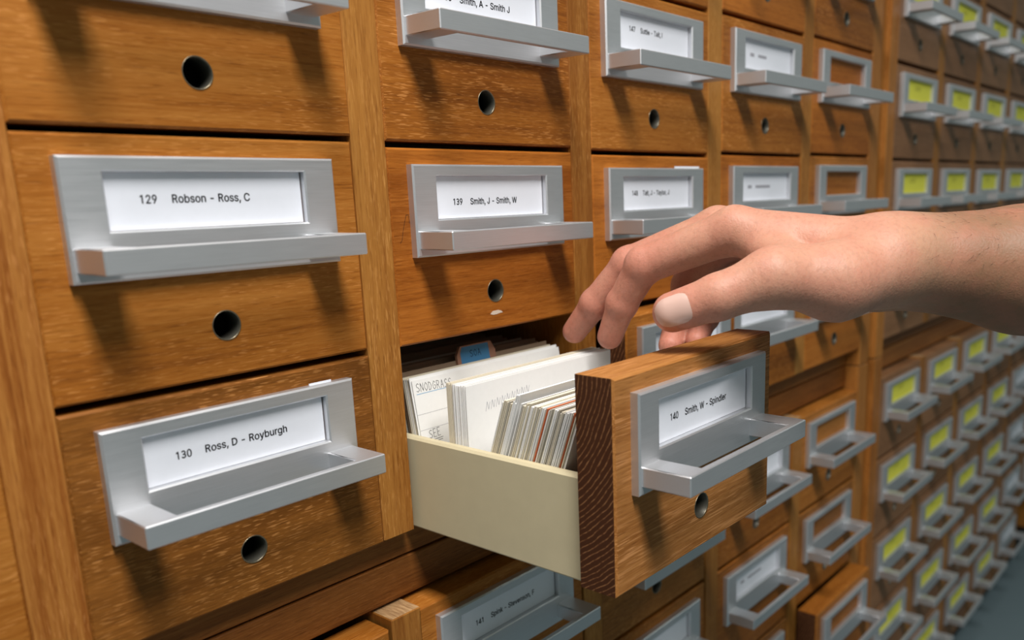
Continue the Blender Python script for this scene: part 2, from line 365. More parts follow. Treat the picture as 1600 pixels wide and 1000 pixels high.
# outlines of a plain grotesque alphabet: character, advance, points, triangles (thousandths)
GLYPHS = {}
for row in """0 453 227,-7,174,1,130,24,95,62,69,113,53,178,48,254,53,330,69,395,95,447,130,484,174,508,227,516,279,508,323,484,358,447,384,395,400,330,405,254,400,178,384,113,359,62,323,24,279,1,227,50,261,56,290,74,313,103,330,144,340,194,344,254,340,314,330,365,313,405,290,435,261,453,227,460,192,453,163,435,140,405,123,365,113,314,109,254,113,194,123,144,140,103,163,74,192,56 11.13.12,10.13.11,10.14.13,9.14.10,9.36.14,36.15.14,9.37.36,35.15.36,9.38.37,34.15.35,8.38.9,34.16.15,8.39.38,33.16.34,8.40.39,32.16.33,7.40.8,32.17.16,7.41.40,31.17.32,6.41.7,31.18.17,6.42.41,30.18.31,5.42.6,5.43.42,29.18.30,29.19.18,5.44.43,28.19.29,4.44.5,28.20.19,4.45.44,27.20.28,3.45.4,27.21.20,3.46.45,26.21.27,3.47.46,25.21.26,2.47.3,25.22.21,2.24.47,24.22.25,2.22.24,1.22.2,1.23.22,1.0.23
1 453 218,0,218,508,282,0,282,508,90,441,235,516,120,385,265,460 0.1.3.2,4.5.7.6
2 453 64,0,64,47,234,229,261,257,282,282,299,305,311,327,318,348,320,371,317,397,308,419,293,436,273,449,250,457,224,460,196,457,172,447,153,433,139,413,130,390,127,362,66,362,71,405,86,442,111,473,143,496,182,511,225,516,268,511,306,497,337,474,361,445,376,411,381,372,378,345,371,318,357,290,336,259,306,223,267,180,153,60,153,57,389,57,389,0 26.28.27,26.29.28,25.29.26,25.30.29,24.30.25,24.31.30,23.15.24,15.14.24,14.13.24,13.31.24,12.31.13,23.16.15,11.31.12,23.17.16,11.32.31,22.17.23,10.32.11,22.18.17,9.32.10,22.19.18,9.33.32,21.19.22,8.33.9,21.20.19,8.34.33,7.34.8,6.34.7,6.35.34,5.35.6,5.36.35,4.36.5,4.37.36,3.37.4,3.38.37,2.38.3,1.38.2,1.39.38,1.40.39,1.41.40,1.42.41,1.43.42,0.43.1
3 453 77,447,122,487,190,509,262,505,325,476,370,424,383,359,361,297,310,250,249,229,119,399,155,430,198,444,246,442,286,423,310,395,317,364,306,333,277,307,228,290,235,291,301,275,358,237,393,180,394,115,362,57,306,17,236,-1,164,3,98,31,56,74,221,228,275,216,311,192,329,162,330,131,313,101,278,76,230,63,179,67,135,85,102,119,165,288,235,288,165,224,235,224 0.1.11.10,1.2.12.11,2.3.13.12,3.4.14.13,4.5.15.14,5.6.16.15,6.7.17.16,7.8.18.17,8.9.19.18,20.21.32.31,21.22.33.32,22.23.34.33,23.24.35.34,24.25.36.35,25.26.37.36,26.27.38.37,27.28.39.38,28.29.40.39,29.30.41.40,42.43.45.44
4 453 278,0,278,508,342,0,342,508,20,157,430,157,20,93,430,93,327,480,75,107,273,516,21,143 0.1.3.2,4.5.7.6,8.9.11.10
5 453 221,-7,178,-2,140,11,108,32,83,60,66,93,60,130,122,130,127,108,138,89,154,73,173,60,196,52,221,50,250,53,276,64,298,82,314,104,324,131,328,162,324,193,314,221,297,244,275,262,248,273,218,277,192,275,167,268,145,258,128,246,67,253,96,509,366,509,366,452,151,452,134,301,136,301,155,315,178,325,203,331,229,334,263,330,294,321,321,306,345,285,364,260,379,231,388,199,391,163,385,117,369,76,343,41,309,15,268,-1 30.34.31,34.32.31,34.33.32,30.35.34,39.41.40,38.41.39,38.42.41,37.42.38,37.43.42,36.43.37,36.44.43,30.36.35,30.26.36,26.25.36,25.44.36,25.45.44,24.45.25,30.27.26,23.45.24,30.28.27,22.45.23,22.46.45,30.29.28,21.46.22,21.47.46,20.47.21,20.48.47,19.48.20,19.49.48,18.49.19,17.49.18,5.7.6,5.8.7,17.50.49,5.9.8,16.50.17,4.9.5,4.10.9,15.50.16,15.51.50,4.11.10,14.51.15,4.12.11,3.12.4,13.51.14,3.13.12,3.51.13,3.52.51,2.52.3,2.53.52,1.53.2,1.0.53
6 453 226,-7,182,-1,142,15,109,40,84,74,69,115,64,162,68,199,80,239,102,285,137,340,252,509,322,509,151,261,145,261,154,275,165,288,179,299,196,307,214,312,235,314,278,309,316,295,346,271,370,240,384,201,389,157,384,112,368,73,343,39,310,14,271,-2,226,48,254,52,279,63,299,79,314,101,324,128,327,157,324,187,314,213,299,235,279,251,254,262,226,265,198,262,174,252,153,235,138,214,128,188,125,158,128,128,138,102,153,79,174,63,198,52 10.12.11,10.16.12,16.13.12,9.16.10,19.21.20,18.21.19,18.22.21,17.22.18,16.22.17,16.23.22,9.15.16,13.44.16,44.23.16,8.15.9,8.14.15,44.43.23,43.24.23,13.45.44,13.46.45,42.24.43,8.13.14,8.46.13,8.47.46,41.24.42,41.25.24,7.47.8,7.48.47,40.25.41,7.49.48,39.25.40,39.26.25,6.49.7,6.50.49,38.26.39,5.50.6,5.51.50,37.26.38,37.27.26,5.52.51,36.27.37,4.52.5,36.28.27,4.53.52,35.28.36,4.54.53,34.28.35,3.54.4,34.29.28,3.55.54,33.29.34,3.32.55,32.29.33,3.29.32,2.29.3,2.30.29,1.30.2,1.31.30,0.31.1
7 453 35,508,400,508,35,444,400,444,424,462,199,-14,366,490,141,14 0.1.3.2,4.5.7.6
8 453 226,-7,178,-2,136,11,101,33,74,62,57,96,52,135,55,166,65,195,81,220,101,241,125,256,153,265,153,267,119,282,93,308,76,342,70,380,75,417,90,450,114,477,146,498,184,511,226,516,269,511,306,498,337,477,361,450,377,417,382,380,376,342,359,308,333,282,300,267,300,265,327,256,351,241,372,220,387,195,397,166,401,135,395,96,378,62,352,33,317,11,275,-2,226,49,258,52,285,60,307,74,323,91,333,113,337,139,333,165,322,189,305,208,283,223,256,232,226,235,196,232,169,223,147,208,130,189,119,165,115,139,119,113,129,91,145,74,167,60,195,52,226,290,252,292,274,300,293,313,307,330,316,351,319,376,316,399,308,420,294,437,275,449,252,457,226,460,200,457,177,449,159,437,145,420,136,399,133,376,136,351,145,330,159,313,178,300,201,292 22.24.23,21.24.22,21.25.24,20.25.21,20.26.25,19.26.20,19.82.26,82.27.26,19.83.82,81.27.82,19.84.83,80.27.81,18.84.19,80.28.27,18.85.84,79.28.80,18.86.85,78.28.79,18.87.86,77.28.78,17.87.18,77.29.28,17.88.87,76.29.77,16.88.17,76.30.29,16.89.88,75.30.76,16.90.89,74.30.75,74.31.30,15.90.16,15.91.90,73.31.74,15.92.91,72.31.73,72.32.31,14.92.15,14.93.92,71.32.72,14.70.93,70.32.71,14.32.70,14.33.32,13.33.14,12.33.13,12.34.33,11.34.12,11.35.34,10.35.11,10.36.35,9.58.10,58.36.10,58.37.36,9.59.58,57.37.58,9.60.59,56.37.57,9.61.60,55.37.56,8.61.9,55.38.37,8.62.61,54.38.55,7.62.8,54.39.38,7.63.62,53.39.54,6.63.7,53.40.39,6.64.63,52.40.53,6.65.64,51.40.52,5.65.6,51.41.40,5.66.65,50.41.51,4.66.5,50.42.41,4.67.66,49.42.50,4.68.67,48.42.49,3.68.4,48.43.42,3.69.68,47.43.48,3.46.69,46.43.47,3.43.46,2.43.3,2.44.43,1.44.2,1.45.44,0.45.1
9 453 226,516,271,510,310,494,343,468,368,434,384,393,389,347,385,309,373,270,350,224,315,168,200,0,130,0,301,248,307,248,299,234,287,221,273,210,257,202,238,196,218,195,175,199,137,214,106,237,83,269,68,307,64,352,69,397,85,436,110,469,143,494,182,510,226,460,199,457,174,446,154,429,138,407,129,381,125,352,129,322,138,295,154,274,174,257,199,247,226,243,254,247,279,257,299,273,314,295,324,321,327,350,324,381,314,407,299,429,279,446,254,457 31.1.0,30.1.31,30.2.1,29.2.30,29.3.2,28.33.29,33.32.29,32.3.29,32.55.3,55.4.3,28.34.33,54.4.55,28.35.34,53.4.54,27.35.28,53.5.4,27.36.35,52.5.53,27.37.36,51.5.52,26.37.27,51.6.5,26.38.37,50.6.51,25.38.26,25.39.38,49.6.50,49.7.6,25.40.39,48.7.49,48.8.7,24.40.25,24.41.40,47.8.48,24.42.41,46.8.47,46.14.8,14.9.8,23.42.24,23.43.42,45.13.46,13.14.46,45.17.13,17.12.13,15.9.14,23.44.43,44.17.45,23.17.44,22.17.23,16.9.15,16.10.9,17.10.16,21.17.22,21.18.17,12.10.17,21.19.18,20.19.21,12.11.10
R 455 60,0,60,508,124,0,124,508,60,508,230,508,258,507,310,493,356,462,387,417,398,364,387,311,356,266,310,235,258,221,230,220,60,220,60,444,230,444,248,443,283,434,310,416,327,391,332,364,327,337,310,312,283,294,248,285,230,284,60,284,283,267,413,15,227,237,357,-15 0.1.3.2,4.5.18.17,5.6.19.18,6.7.20.19,7.8.21.20,8.9.22.21,9.10.23.22,10.11.24.23,11.12.25.24,12.13.26.25,13.14.27.26,14.15.28.27,15.16.29.28,30.31.33.32
o 415 207,-8,159,-2,117,16,82,46,56,85,40,133,34,187,40,243,56,291,82,330,117,360,159,378,207,384,256,378,299,360,333,330,359,291,376,243,381,187,376,133,359,85,333,46,299,16,256,-2,207,46,242,51,270,66,292,89,307,117,316,151,319,187,316,224,307,258,292,287,270,310,242,325,207,330,173,325,145,310,124,287,108,258,99,224,96,187,99,151,108,117,124,89,145,66,173,51 11.13.12,10.13.11,10.14.13,9.14.10,9.15.14,8.37.9,37.36.9,36.15.9,36.35.15,35.16.15,8.38.37,34.16.35,8.39.38,33.16.34,7.39.8,33.17.16,7.40.39,32.17.33,7.41.40,31.17.32,6.41.7,31.18.17,6.42.41,30.18.31,5.42.6,5.43.42,29.18.30,29.19.18,5.44.43,28.19.29,28.20.19,4.44.5,4.45.44,27.20.28,4.46.45,26.20.27,3.46.4,26.21.20,3.47.46,25.21.26,3.24.47,24.21.25,3.21.24,2.21.3,2.22.21,1.22.2,1.23.22,0.23.1
b 424 229,-8,198,-5,172,4,153,17,138,31,127,46,118,59,112,59,112,0,53,0,53,509,114,509,114,319,118,319,127,331,137,346,152,360,171,373,197,381,229,384,274,378,313,361,345,332,370,293,385,245,390,189,385,133,370,84,346,45,313,16,274,-2,220,47,253,51,279,66,301,88,316,117,325,151,328,189,325,227,316,261,301,290,280,311,253,325,220,330,188,325,161,312,140,291,125,263,116,229,113,189,116,150,125,115,140,86,162,65,188,51 9.11.10,9.12.11,18.20.19,17.20.18,17.21.20,16.21.17,16.22.21,15.22.16,14.22.15,14.43.22,43.42.22,42.23.22,13.43.14,13.44.43,13.45.44,41.23.42,9.13.12,9.47.13,47.46.13,46.45.13,40.23.41,40.24.23,39.24.40,9.48.47,38.24.39,38.25.24,9.49.48,37.25.38,9.50.49,36.25.37,36.26.25,35.26.36,9.51.50,35.27.26,34.27.35,9.7.51,7.52.51,33.27.34,7.53.52,33.28.27,32.28.33,7.6.53,6.54.53,9.8.7,5.54.6,31.28.32,5.31.54,5.28.31,4.28.5,4.29.28,3.29.4,2.29.3,2.30.29,1.30.2,1.0.30
s 365 182,-8,145,-5,112,3,84,18,62,38,45,63,36,94,94,107,105,79,124,60,150,49,181,45,217,50,244,62,262,81,268,103,265,121,254,136,237,147,212,155,149,170,104,186,72,208,53,237,47,274,51,305,65,332,87,354,115,370,149,381,187,384,223,381,254,372,279,358,299,339,314,316,324,290,268,277,258,298,243,316,219,328,187,333,156,329,131,317,114,299,109,277,112,258,124,243,144,232,172,223,229,209,275,194,306,171,325,142,331,107,326,75,312,47,290,24,260,6,223,-5 29.31.30,29.32.31,28.32.29,28.33.32,27.33.28,27.34.33,26.34.27,26.41.34,41.35.34,26.42.41,40.35.41,25.42.26,25.43.42,39.35.40,25.44.43,39.36.35,38.36.39,24.44.25,24.45.44,37.36.38,24.46.45,23.46.24,23.47.46,23.48.47,22.48.23,22.49.48,22.50.49,22.51.50,21.51.22,21.52.51,20.52.21,20.53.52,19.53.20,18.53.19,17.53.18,17.54.53,16.54.17,15.54.16,6.8.7,15.55.54,14.55.15,5.8.6,13.55.14,5.9.8,13.56.55,4.9.5,12.56.13,4.10.9,11.56.12,4.11.10,11.57.56,4.57.11,3.57.4,3.58.57,2.58.3,2.59.58,1.59.2,1.0.59
n 410 114,227,114,0,53,0,53,379,112,379,112,287,102,287,124,332,152,362,187,379,227,384,264,380,295,369,321,349,341,321,353,285,357,240,357,0,296,0,296,235,290,275,273,304,246,323,210,329,184,326,161,317,141,303,126,283,117,257 9.11.10,9.12.11,2.4.3,2.6.4,6.5.4,8.12.9,8.13.12,7.13.8,7.23.13,23.14.13,6.25.7,25.24.7,24.23.7,22.14.23,21.14.22,21.15.14,6.26.25,20.15.21,6.27.26,2.28.6,28.27.6,20.16.15,19.16.20,2.0.28,19.17.16,18.17.19,2.1.0
C 510 267,-7,205,1,150,25,104,63,70,115,48,179,40,254,48,329,70,393,104,445,150,484,205,508,267,516,305,513,340,504,373,490,402,471,427,447,448,418,463,385,473,348,408,348,401,373,389,395,375,413,357,428,337,440,315,449,292,454,267,456,223,450,184,432,150,403,125,364,109,314,103,254,109,194,125,145,151,105,184,76,223,59,267,53,292,55,315,60,337,69,357,81,375,96,389,114,401,136,408,160,473,160,463,124,448,91,428,62,402,38,373,19,341,5,305,-4 11.13.12,11.14.13,10.14.11,10.15.14,10.16.15,9.16.10,9.29.16,29.17.16,9.30.29,28.17.29,27.17.28,9.31.30,26.17.27,26.18.17,8.31.9,25.18.26,8.32.31,24.18.25,24.19.18,23.19.24,8.33.32,22.19.23,7.33.8,22.20.19,21.20.22,7.34.33,6.34.7,6.35.34,5.35.6,5.36.35,5.37.36,4.37.5,48.50.49,48.51.50,4.38.37,47.51.48,47.52.51,3.38.4,46.52.47,3.39.38,45.52.46,45.53.52,44.53.45,3.40.39,43.53.44,2.40.3,43.54.53,42.54.43,2.41.40,41.54.42,2.54.41,2.55.54,1.55.2,1.56.55,1.57.56,0.57.1
D 500 60,0,60,508,124,0,124,508,60,508,221,508,256,507,319,488,376,449,420,393,448,326,457,254,448,182,420,115,376,59,319,20,256,1,221,0,60,0,60,444,219,444,245,443,292,429,332,401,365,361,385,310,393,254,385,198,365,147,332,107,292,79,245,65,219,64,60,64 0.1.3.2,4.5.20.19,5.6.21.20,6.7.22.21,7.8.23.22,8.9.24.23,9.10.25.24,10.11.26.25,11.12.27.26,12.13.28.27,13.14.29.28,14.15.30.29,15.16.31.30,16.17.32.31,17.18.33.32
y 389 47,-139,61,-86,71,-87,88,-90,104,-89,118,-84,130,-74,141,-58,151,-36,163,-1,17,379,84,379,165,155,177,121,187,87,196,53,206,21,184,21,193,53,202,87,212,121,224,155,305,379,371,379,204,-58,191,-85,177,-107,159,-124,139,-136,117,-143,91,-145,77,-145,65,-143,54,-141 9.11.10,9.12.11,21.23.22,21.24.23,9.13.12,20.24.21,19.16.20,16.24.20,9.14.13,18.15.19,15.16.19,9.18.14,18.15.14,9.17.18,9.16.17,9.24.16,8.24.9,7.24.8,7.25.24,6.25.7,5.25.6,4.25.5,4.26.25,0.2.1,0.3.2,3.26.4,0.26.3,0.27.26,0.28.27,0.29.28,33.29.0,32.29.33,32.30.29,31.30.32
u 410 182,-5,146,-1,115,11,89,31,69,59,57,95,53,139,53,379,114,379,114,144,119,105,137,75,164,56,200,50,226,53,249,62,268,77,283,97,293,122,296,153,296,379,357,379,357,0,298,0,298,92,307,92,286,47,257,17,222,0 6.8.7,6.9.8,19.21.20,19.22.21,18.22.19,6.10.9,5.10.6,17.25.18,25.22.18,5.11.10,16.24.17,24.25.17,4.11.5,16.26.24,26.23.24,26.22.25,15.26.16,4.12.11,14.26.15,3.12.4,3.13.12,13.26.14,3.26.13,3.27.26,23.22.26,2.27.3,2.28.27,1.28.2,1.0.28
r 259 53,0,53,379,112,379,112,321,115,321,130,347,152,367,181,380,213,385,221,385,229,384,237,384,243,384,243,322,239,323,230,324,219,325,207,326,182,323,159,315,140,301,126,284,117,262,114,237,114,0 7.9.8,7.10.9,7.11.10,7.12.11,7.13.12,6.13.7,0.2.1,0.3.2,5.13.6,4.17.5,17.16.5,16.15.5,15.14.5,14.13.5,4.18.17,4.19.18,0.4.3,0.22.4,22.21.4,21.20.4,20.19.4,0.23.22,0.24.23
g 425 207,-151,168,-148,134,-140,105,-127,82,-110,64,-91,51,-69,101,-41,110,-53,122,-66,136,-78,154,-88,178,-95,207,-97,249,-92,282,-75,304,-47,311,-6,311,68,306,68,298,56,287,41,272,28,252,16,227,8,195,5,152,10,113,27,80,53,55,90,39,136,34,191,39,246,55,293,80,332,112,361,152,378,196,384,228,382,253,373,273,360,288,346,299,331,308,319,313,319,313,379,372,379,372,-9,367,-54,350,-90,324,-117,291,-136,251,-147,205,59,237,63,264,75,285,95,300,121,309,154,312,193,309,231,300,264,285,291,264,312,237,325,205,330,172,325,145,312,124,290,109,262,99,229,96,193,99,155,109,123,124,96,145,76,172,63 36.38.37,36.39.38,44.46.45,44.47.46,35.39.36,35.40.39,34.40.35,34.41.40,34.42.41,33.66.34,66.65.34,65.42.34,65.43.42,64.43.65,63.43.64,33.67.66,63.44.43,63.62.44,62.61.44,61.60.44,60.47.44,33.68.67,32.68.33,32.69.68,32.70.69,31.70.32,59.47.60,31.71.70,31.72.71,58.47.59,30.72.31,30.73.72,57.47.58,29.73.30,29.74.73,56.18.57,18.47.57,29.75.74,55.18.56,28.75.29,28.76.75,54.19.55,19.18.55,54.20.19,17.47.18,28.53.76,53.20.54,28.20.53,28.21.20,27.21.28,27.22.21,27.23.22,26.23.27,26.24.23,25.24.26,16.47.17,16.48.47,6.8.7,15.48.16,6.9.8,15.49.48,6.10.9,5.10.6,14.49.15,5.11.10,5.12.11,14.50.49,4.12.5,13.50.14,4.13.12,4.50.13,3.50.4,3.51.50,2.51.3,2.52.51,1.52.2,1.0.52
h 410 114,227,114,0,53,0,53,509,114,509,114,287,102,287,124,332,152,362,187,379,227,384,264,380,295,369,321,349,341,321,353,285,357,240,357,0,296,0,296,235,290,275,273,304,246,323,210,329,184,326,161,317,141,303,126,283,117,257 2.4.3,2.6.4,6.5.4,9.11.10,9.12.11,8.12.9,8.13.12,7.13.8,7.23.13,23.14.13,6.25.7,25.24.7,24.23.7,22.14.23,21.14.22,21.15.14,6.26.25,20.15.21,6.27.26,2.28.6,28.27.6,20.16.15,19.16.20,2.0.28,19.17.16,18.17.19,2.1.0
S 447 224,-9,172,-4,128,9,91,31,64,60,46,96,38,137,104,137,110,110,123,88,142,71,166,59,194,52,224,49,257,52,286,60,311,74,329,92,341,114,346,139,342,161,332,179,316,193,296,205,272,214,245,222,184,239,128,260,86,289,60,326,52,372,58,413,75,448,102,476,138,498,180,511,227,516,275,511,316,498,351,476,377,449,394,415,401,378,337,378,326,412,302,437,267,453,225,459,194,456,167,448,145,435,129,418,118,398,115,376,119,352,131,334,148,319,169,308,191,300,212,293,264,279,287,272,312,264,336,252,359,238,379,220,395,198,405,171,408,139,403,99,386,64,360,34,323,11,278,-4 35.37.36,34.37.35,34.38.37,33.38.34,33.39.38,33.40.39,32.47.33,47.40.33,32.48.47,46.40.47,32.49.48,45.40.46,45.41.40,31.49.32,31.50.49,44.41.45,31.51.50,31.52.51,44.42.41,30.52.31,43.42.44,30.53.52,30.54.53,29.54.30,29.55.54,29.56.55,28.56.29,28.57.56,28.58.57,28.59.58,28.60.59,27.60.28,27.61.60,27.62.61,27.63.62,26.63.27,26.64.63,25.64.26,25.65.64,24.65.25,24.66.65,23.66.24,22.66.23,22.67.66,21.67.22,20.67.21,20.68.67,19.68.20,18.68.19,18.69.68,5.7.6,5.8.7,17.69.18,5.9.8,17.70.69,4.9.5,16.70.17,4.10.9,15.70.16,4.11.10,15.71.70,14.71.15,3.11.4,3.12.11,13.71.14,3.13.12,3.71.13,3.72.71,2.72.3,2.73.72,1.73.2,1.0.73
m 610 53,0,53,379,112,379,112,295,108,295,118,323,132,346,151,363,172,376,195,384,219,386,257,380,287,361,309,331,321,295,312,295,322,321,337,343,357,361,381,375,407,383,437,386,468,383,497,372,522,354,541,328,553,296,557,255,557,0,496,0,496,254,490,289,473,313,447,326,419,330,395,328,374,320,358,307,345,290,338,270,335,247,335,0,274,0,274,260,269,288,253,311,229,326,199,330,178,328,158,320,140,307,126,289,117,266,114,238,114,0 9.11.10,20.22.21,8.11.9,19.22.20,19.23.22,8.12.11,0.2.1,0.4.2,4.3.2,7.12.8,18.23.19,18.24.23,6.12.7,17.24.18,6.13.12,17.25.24,5.47.6,47.13.6,16.34.17,34.25.17,47.46.13,46.14.13,5.48.47,16.35.34,33.25.34,33.26.25,5.49.48,16.36.35,32.26.33,45.14.46,4.49.5,15.36.16,4.50.49,15.37.36,31.26.32,44.15.45,15.14.45,4.51.50,15.38.37,31.27.26,0.52.4,52.51.4,44.38.15,44.39.38,30.27.31,43.39.44,43.40.39,0.53.52,42.40.43,30.28.27,29.28.30,42.41.40,0.54.53
i 167 84,443,67,446,54,455,44,468,41,483,44,499,54,512,67,521,84,524,100,521,114,512,123,499,126,483,123,468,114,455,100,446,53,0,53,379,114,379,114,0 16.18.17,16.19.18,7.9.8,6.9.7,6.10.9,5.10.6,5.11.10,4.11.5,4.12.11,3.12.4,3.13.12,2.13.3,2.14.13,1.14.2,1.15.14,0.15.1
t 227 204,379,204,327,6,327,6,379,65,471,126,471,126,98,128,76,136,61,150,53,170,50,177,50,185,51,194,52,202,54,213,2,203,-1,192,-3,180,-4,168,-4,125,2,92,21,72,52,65,93 23.5.4,23.6.5,2.0.3,2.1.0,23.7.6,22.7.23,22.8.7,22.9.8,13.15.14,22.10.9,12.15.13,21.10.22,11.15.12,10.15.11,21.15.10,20.15.21,19.15.20,19.16.15,19.17.16,19.18.17
J 396 185,-7,124,3,75,33,44,81,33,145,33,173,98,173,98,145,104,104,122,74,149,56,185,50,220,56,248,74,266,104,272,145,272,509,336,509,336,145,326,81,294,33,246,3 15.17.16,15.18.17,4.6.5,4.7.6,3.7.4,3.8.7,14.18.15,14.19.18,3.9.8,13.19.14,2.9.3,13.20.19,2.10.9,12.20.13,11.20.12,2.11.10,2.20.11,1.20.2,1.21.20,0.21.1
W 686 155,0,16,509,82,509,163,196,170,171,175,145,181,120,187,94,192,67,197,40,189,40,194,67,200,94,205,120,211,145,218,171,224,196,306,509,380,509,462,196,468,171,474,145,480,120,486,94,492,67,497,40,488,40,493,67,499,94,504,120,510,145,517,171,523,196,603,509,670,509,530,0,455,0,368,323,359,356,351,391,344,431,336,475,350,475,342,433,335,395,327,359,318,323,230,0 0.2.1,0.3.2,16.41.17,41.18.17,41.42.18,42.19.18,32.34.33,32.35.34,16.43.41,43.40.41,43.40.42,40.19.42,16.44.43,39.19.40,16.45.44,38.19.39,16.46.45,37.19.38,16.47.46,36.19.37,0.4.3,15.47.16,36.20.19,31.35.32,0.5.4,14.47.15,36.21.20,30.35.31,0.6.5,13.47.14,36.22.21,29.35.30,0.7.6,12.47.13,36.23.22,28.35.29,0.8.7,11.47.12,36.24.23,27.35.28,0.10.8,10.9.8,10.47.11,36.26.24,26.25.24,26.35.27,0.47.10,36.35.26
A 480 10,12,210,510,70,-12,270,486,410,-12,210,486,470,12,270,510,105,192,375,192,105,128,375,128 0.1.3.2,4.5.7.6,8.9.11.10
T 449 32,452,32,509,417,509,417,452,257,452,257,0,193,0,193,452 0.2.1,0.3.2,7.3.0,6.4.7,4.3.7,6.5.4
a 389 160,-9,126,-5,94,5,68,22,48,45,35,73,30,108,34,138,43,161,58,179,78,193,100,203,125,211,152,216,178,220,209,224,234,227,252,230,265,235,273,243,276,255,276,257,273,279,267,297,256,311,240,322,220,329,196,331,171,329,149,322,132,313,118,301,107,288,100,274,41,291,57,322,79,346,104,364,133,375,163,382,194,384,215,383,239,379,263,372,286,360,306,343,322,320,333,290,337,251,337,0,277,0,277,52,272,52,264,38,252,25,236,12,215,1,190,-6,170,45,202,49,228,59,248,74,263,93,272,115,276,138,276,190,270,186,259,182,246,179,231,176,216,173,200,171,186,169,175,168,154,164,134,159,117,150,103,139,95,124,92,105,94,87,102,72,114,61,130,52,149,47 39.41.40,39.42.41,38.42.39,38.43.42,37.43.38,37.44.43,36.44.37,36.45.44,35.45.36,35.27.45,27.46.45,35.28.27,26.46.27,35.29.28,25.46.26,35.30.29,34.30.35,24.46.25,24.47.46,34.31.30,23.47.24,34.32.31,22.47.23,33.32.34,22.48.47,21.48.22,20.48.21,19.48.20,19.49.48,18.49.19,17.65.18,65.49.18,16.65.17,15.65.16,14.65.15,13.65.14,12.65.13,11.65.12,10.65.11,9.65.10,9.66.65,64.49.65,9.67.66,9.68.67,8.68.9,8.69.68,8.70.69,8.71.70,8.72.71,8.73.72,8.74.73,8.75.74,7.75.8,7.76.75,7.77.76,7.78.77,63.49.64,6.78.7,6.79.78,62.49.63,5.79.6,5.80.79,61.51.62,51.49.62,5.81.80,60.51.61,4.81.5,4.82.81,4.83.82,59.52.60,52.51.60,4.84.83,59.53.52,50.49.51,58.53.59,4.58.84,4.53.58,3.53.4,3.54.53,3.55.54,2.55.3,2.56.55,1.56.2,1.57.56,0.57.1
l 189 139,-2,101,3,74,20,58,47,53,84,53,509,114,509,114,99,115,77,120,62,130,54,146,52,154,52,160,53,165,53,170,54,181,3,172,1,162,-1,151,-2 4.6.5,4.7.6,4.8.7,3.8.4,3.9.8,3.10.9,3.11.10,14.16.15,13.16.14,12.16.13,11.16.12,3.16.11,2.16.3,1.16.2,0.16.1,0.17.16,0.18.17,0.19.18
I 175 55,0,55,508,119,0,119,508 0.1.3.2
p 424 53,-143,53,379,112,379,112,319,118,319,126,331,137,346,152,360,171,373,197,381,229,384,274,378,313,361,345,332,370,293,385,245,390,189,385,133,370,84,346,45,313,16,274,-2,229,-8,198,-5,173,4,153,17,138,31,127,46,118,59,114,59,114,-143,220,47,253,51,279,66,301,88,316,117,325,151,328,189,325,227,316,261,301,290,280,311,253,325,220,330,188,325,161,312,140,291,125,263,116,229,113,189,116,150,125,115,140,86,162,65,188,51 9.11.10,8.11.9,0.2.1,0.3.2,8.12.11,7.12.8,7.13.12,6.13.7,5.13.6,5.43.13,43.42.13,42.14.13,4.43.5,4.44.43,4.45.44,41.14.42,0.4.3,0.48.4,48.47.4,47.46.4,46.45.4,40.14.41,40.15.14,39.15.40,38.15.39,38.16.15,0.49.48,37.16.38,0.50.49,36.16.37,36.17.16,35.17.36,0.51.50,35.18.17,34.18.35,0.29.51,29.52.51,33.18.34,29.53.52,33.19.18,32.19.33,29.28.53,28.54.53,0.30.29,27.54.28,31.19.32,27.31.54,27.19.31,26.19.27,26.20.19,25.20.26,24.20.25,24.21.20,23.21.24,23.22.21
d 424 195,-8,151,-2,111,16,79,45,55,84,39,133,34,189,39,245,55,293,79,332,112,361,151,378,196,384,228,381,253,373,272,360,287,346,298,331,306,319,311,319,311,509,372,509,372,0,313,0,313,59,307,59,298,46,287,31,272,17,252,4,227,-5,205,47,236,51,263,65,284,86,299,115,309,150,312,189,309,229,300,263,284,291,263,312,237,325,205,330,172,325,145,311,124,290,108,261,99,227,96,189,99,151,109,117,124,88,145,66,172,51 19.21.20,19.22.21,11.13.12,11.14.13,10.14.11,10.15.14,9.15.10,9.16.15,9.17.16,8.44.9,44.43.9,43.17.9,43.18.17,42.18.43,41.18.42,8.45.44,41.19.18,41.40.19,40.39.19,39.22.19,8.46.45,7.46.8,7.47.46,38.22.39,7.48.47,6.48.7,37.22.38,6.49.48,6.50.49,36.22.37,5.50.6,5.51.50,35.22.36,4.51.5,4.52.51,34.24.35,24.22.35,4.53.52,33.24.34,3.53.4,3.54.53,32.25.33,25.24.33,32.26.25,23.22.24,3.31.54,31.26.32,3.26.31,3.27.26,2.27.3,2.28.27,2.29.28,1.29.2,1.30.29,0.30.1
e 405 314,177,303,231,278,271,241,297,198,305,156,295,119,268,95,227,88,179,98,132,124,93,162,68,205,61,247,72,288,104,376,189,364,255,325,316,267,357,197,371,128,355,71,312,34,250,23,177,38,106,78,46,138,7,208,-5,277,14,328,54,45,222,375,222,45,158,375,158 0.1.16.15,1.2.17.16,2.3.18.17,3.4.19.18,4.5.20.19,5.6.21.20,6.7.22.21,7.8.23.22,8.9.24.23,9.10.25.24,10.11.26.25,11.12.27.26,12.13.28.27,13.14.29.28,30.31.33.32
F 410 60,0,60,509,369,509,369,452,125,452,125,278,346,278,346,221,125,221,125,0 0.4.1,4.2.1,4.3.2,0.5.4,0.8.5,8.6.5,8.7.6,0.9.8
k 385 50,0,50,509,114,0,114,509,352,352,104,107,308,398,60,153,195,235,370,20,145,195,320,-20 0.1.3.2,4.5.7.6,8.9.11.10
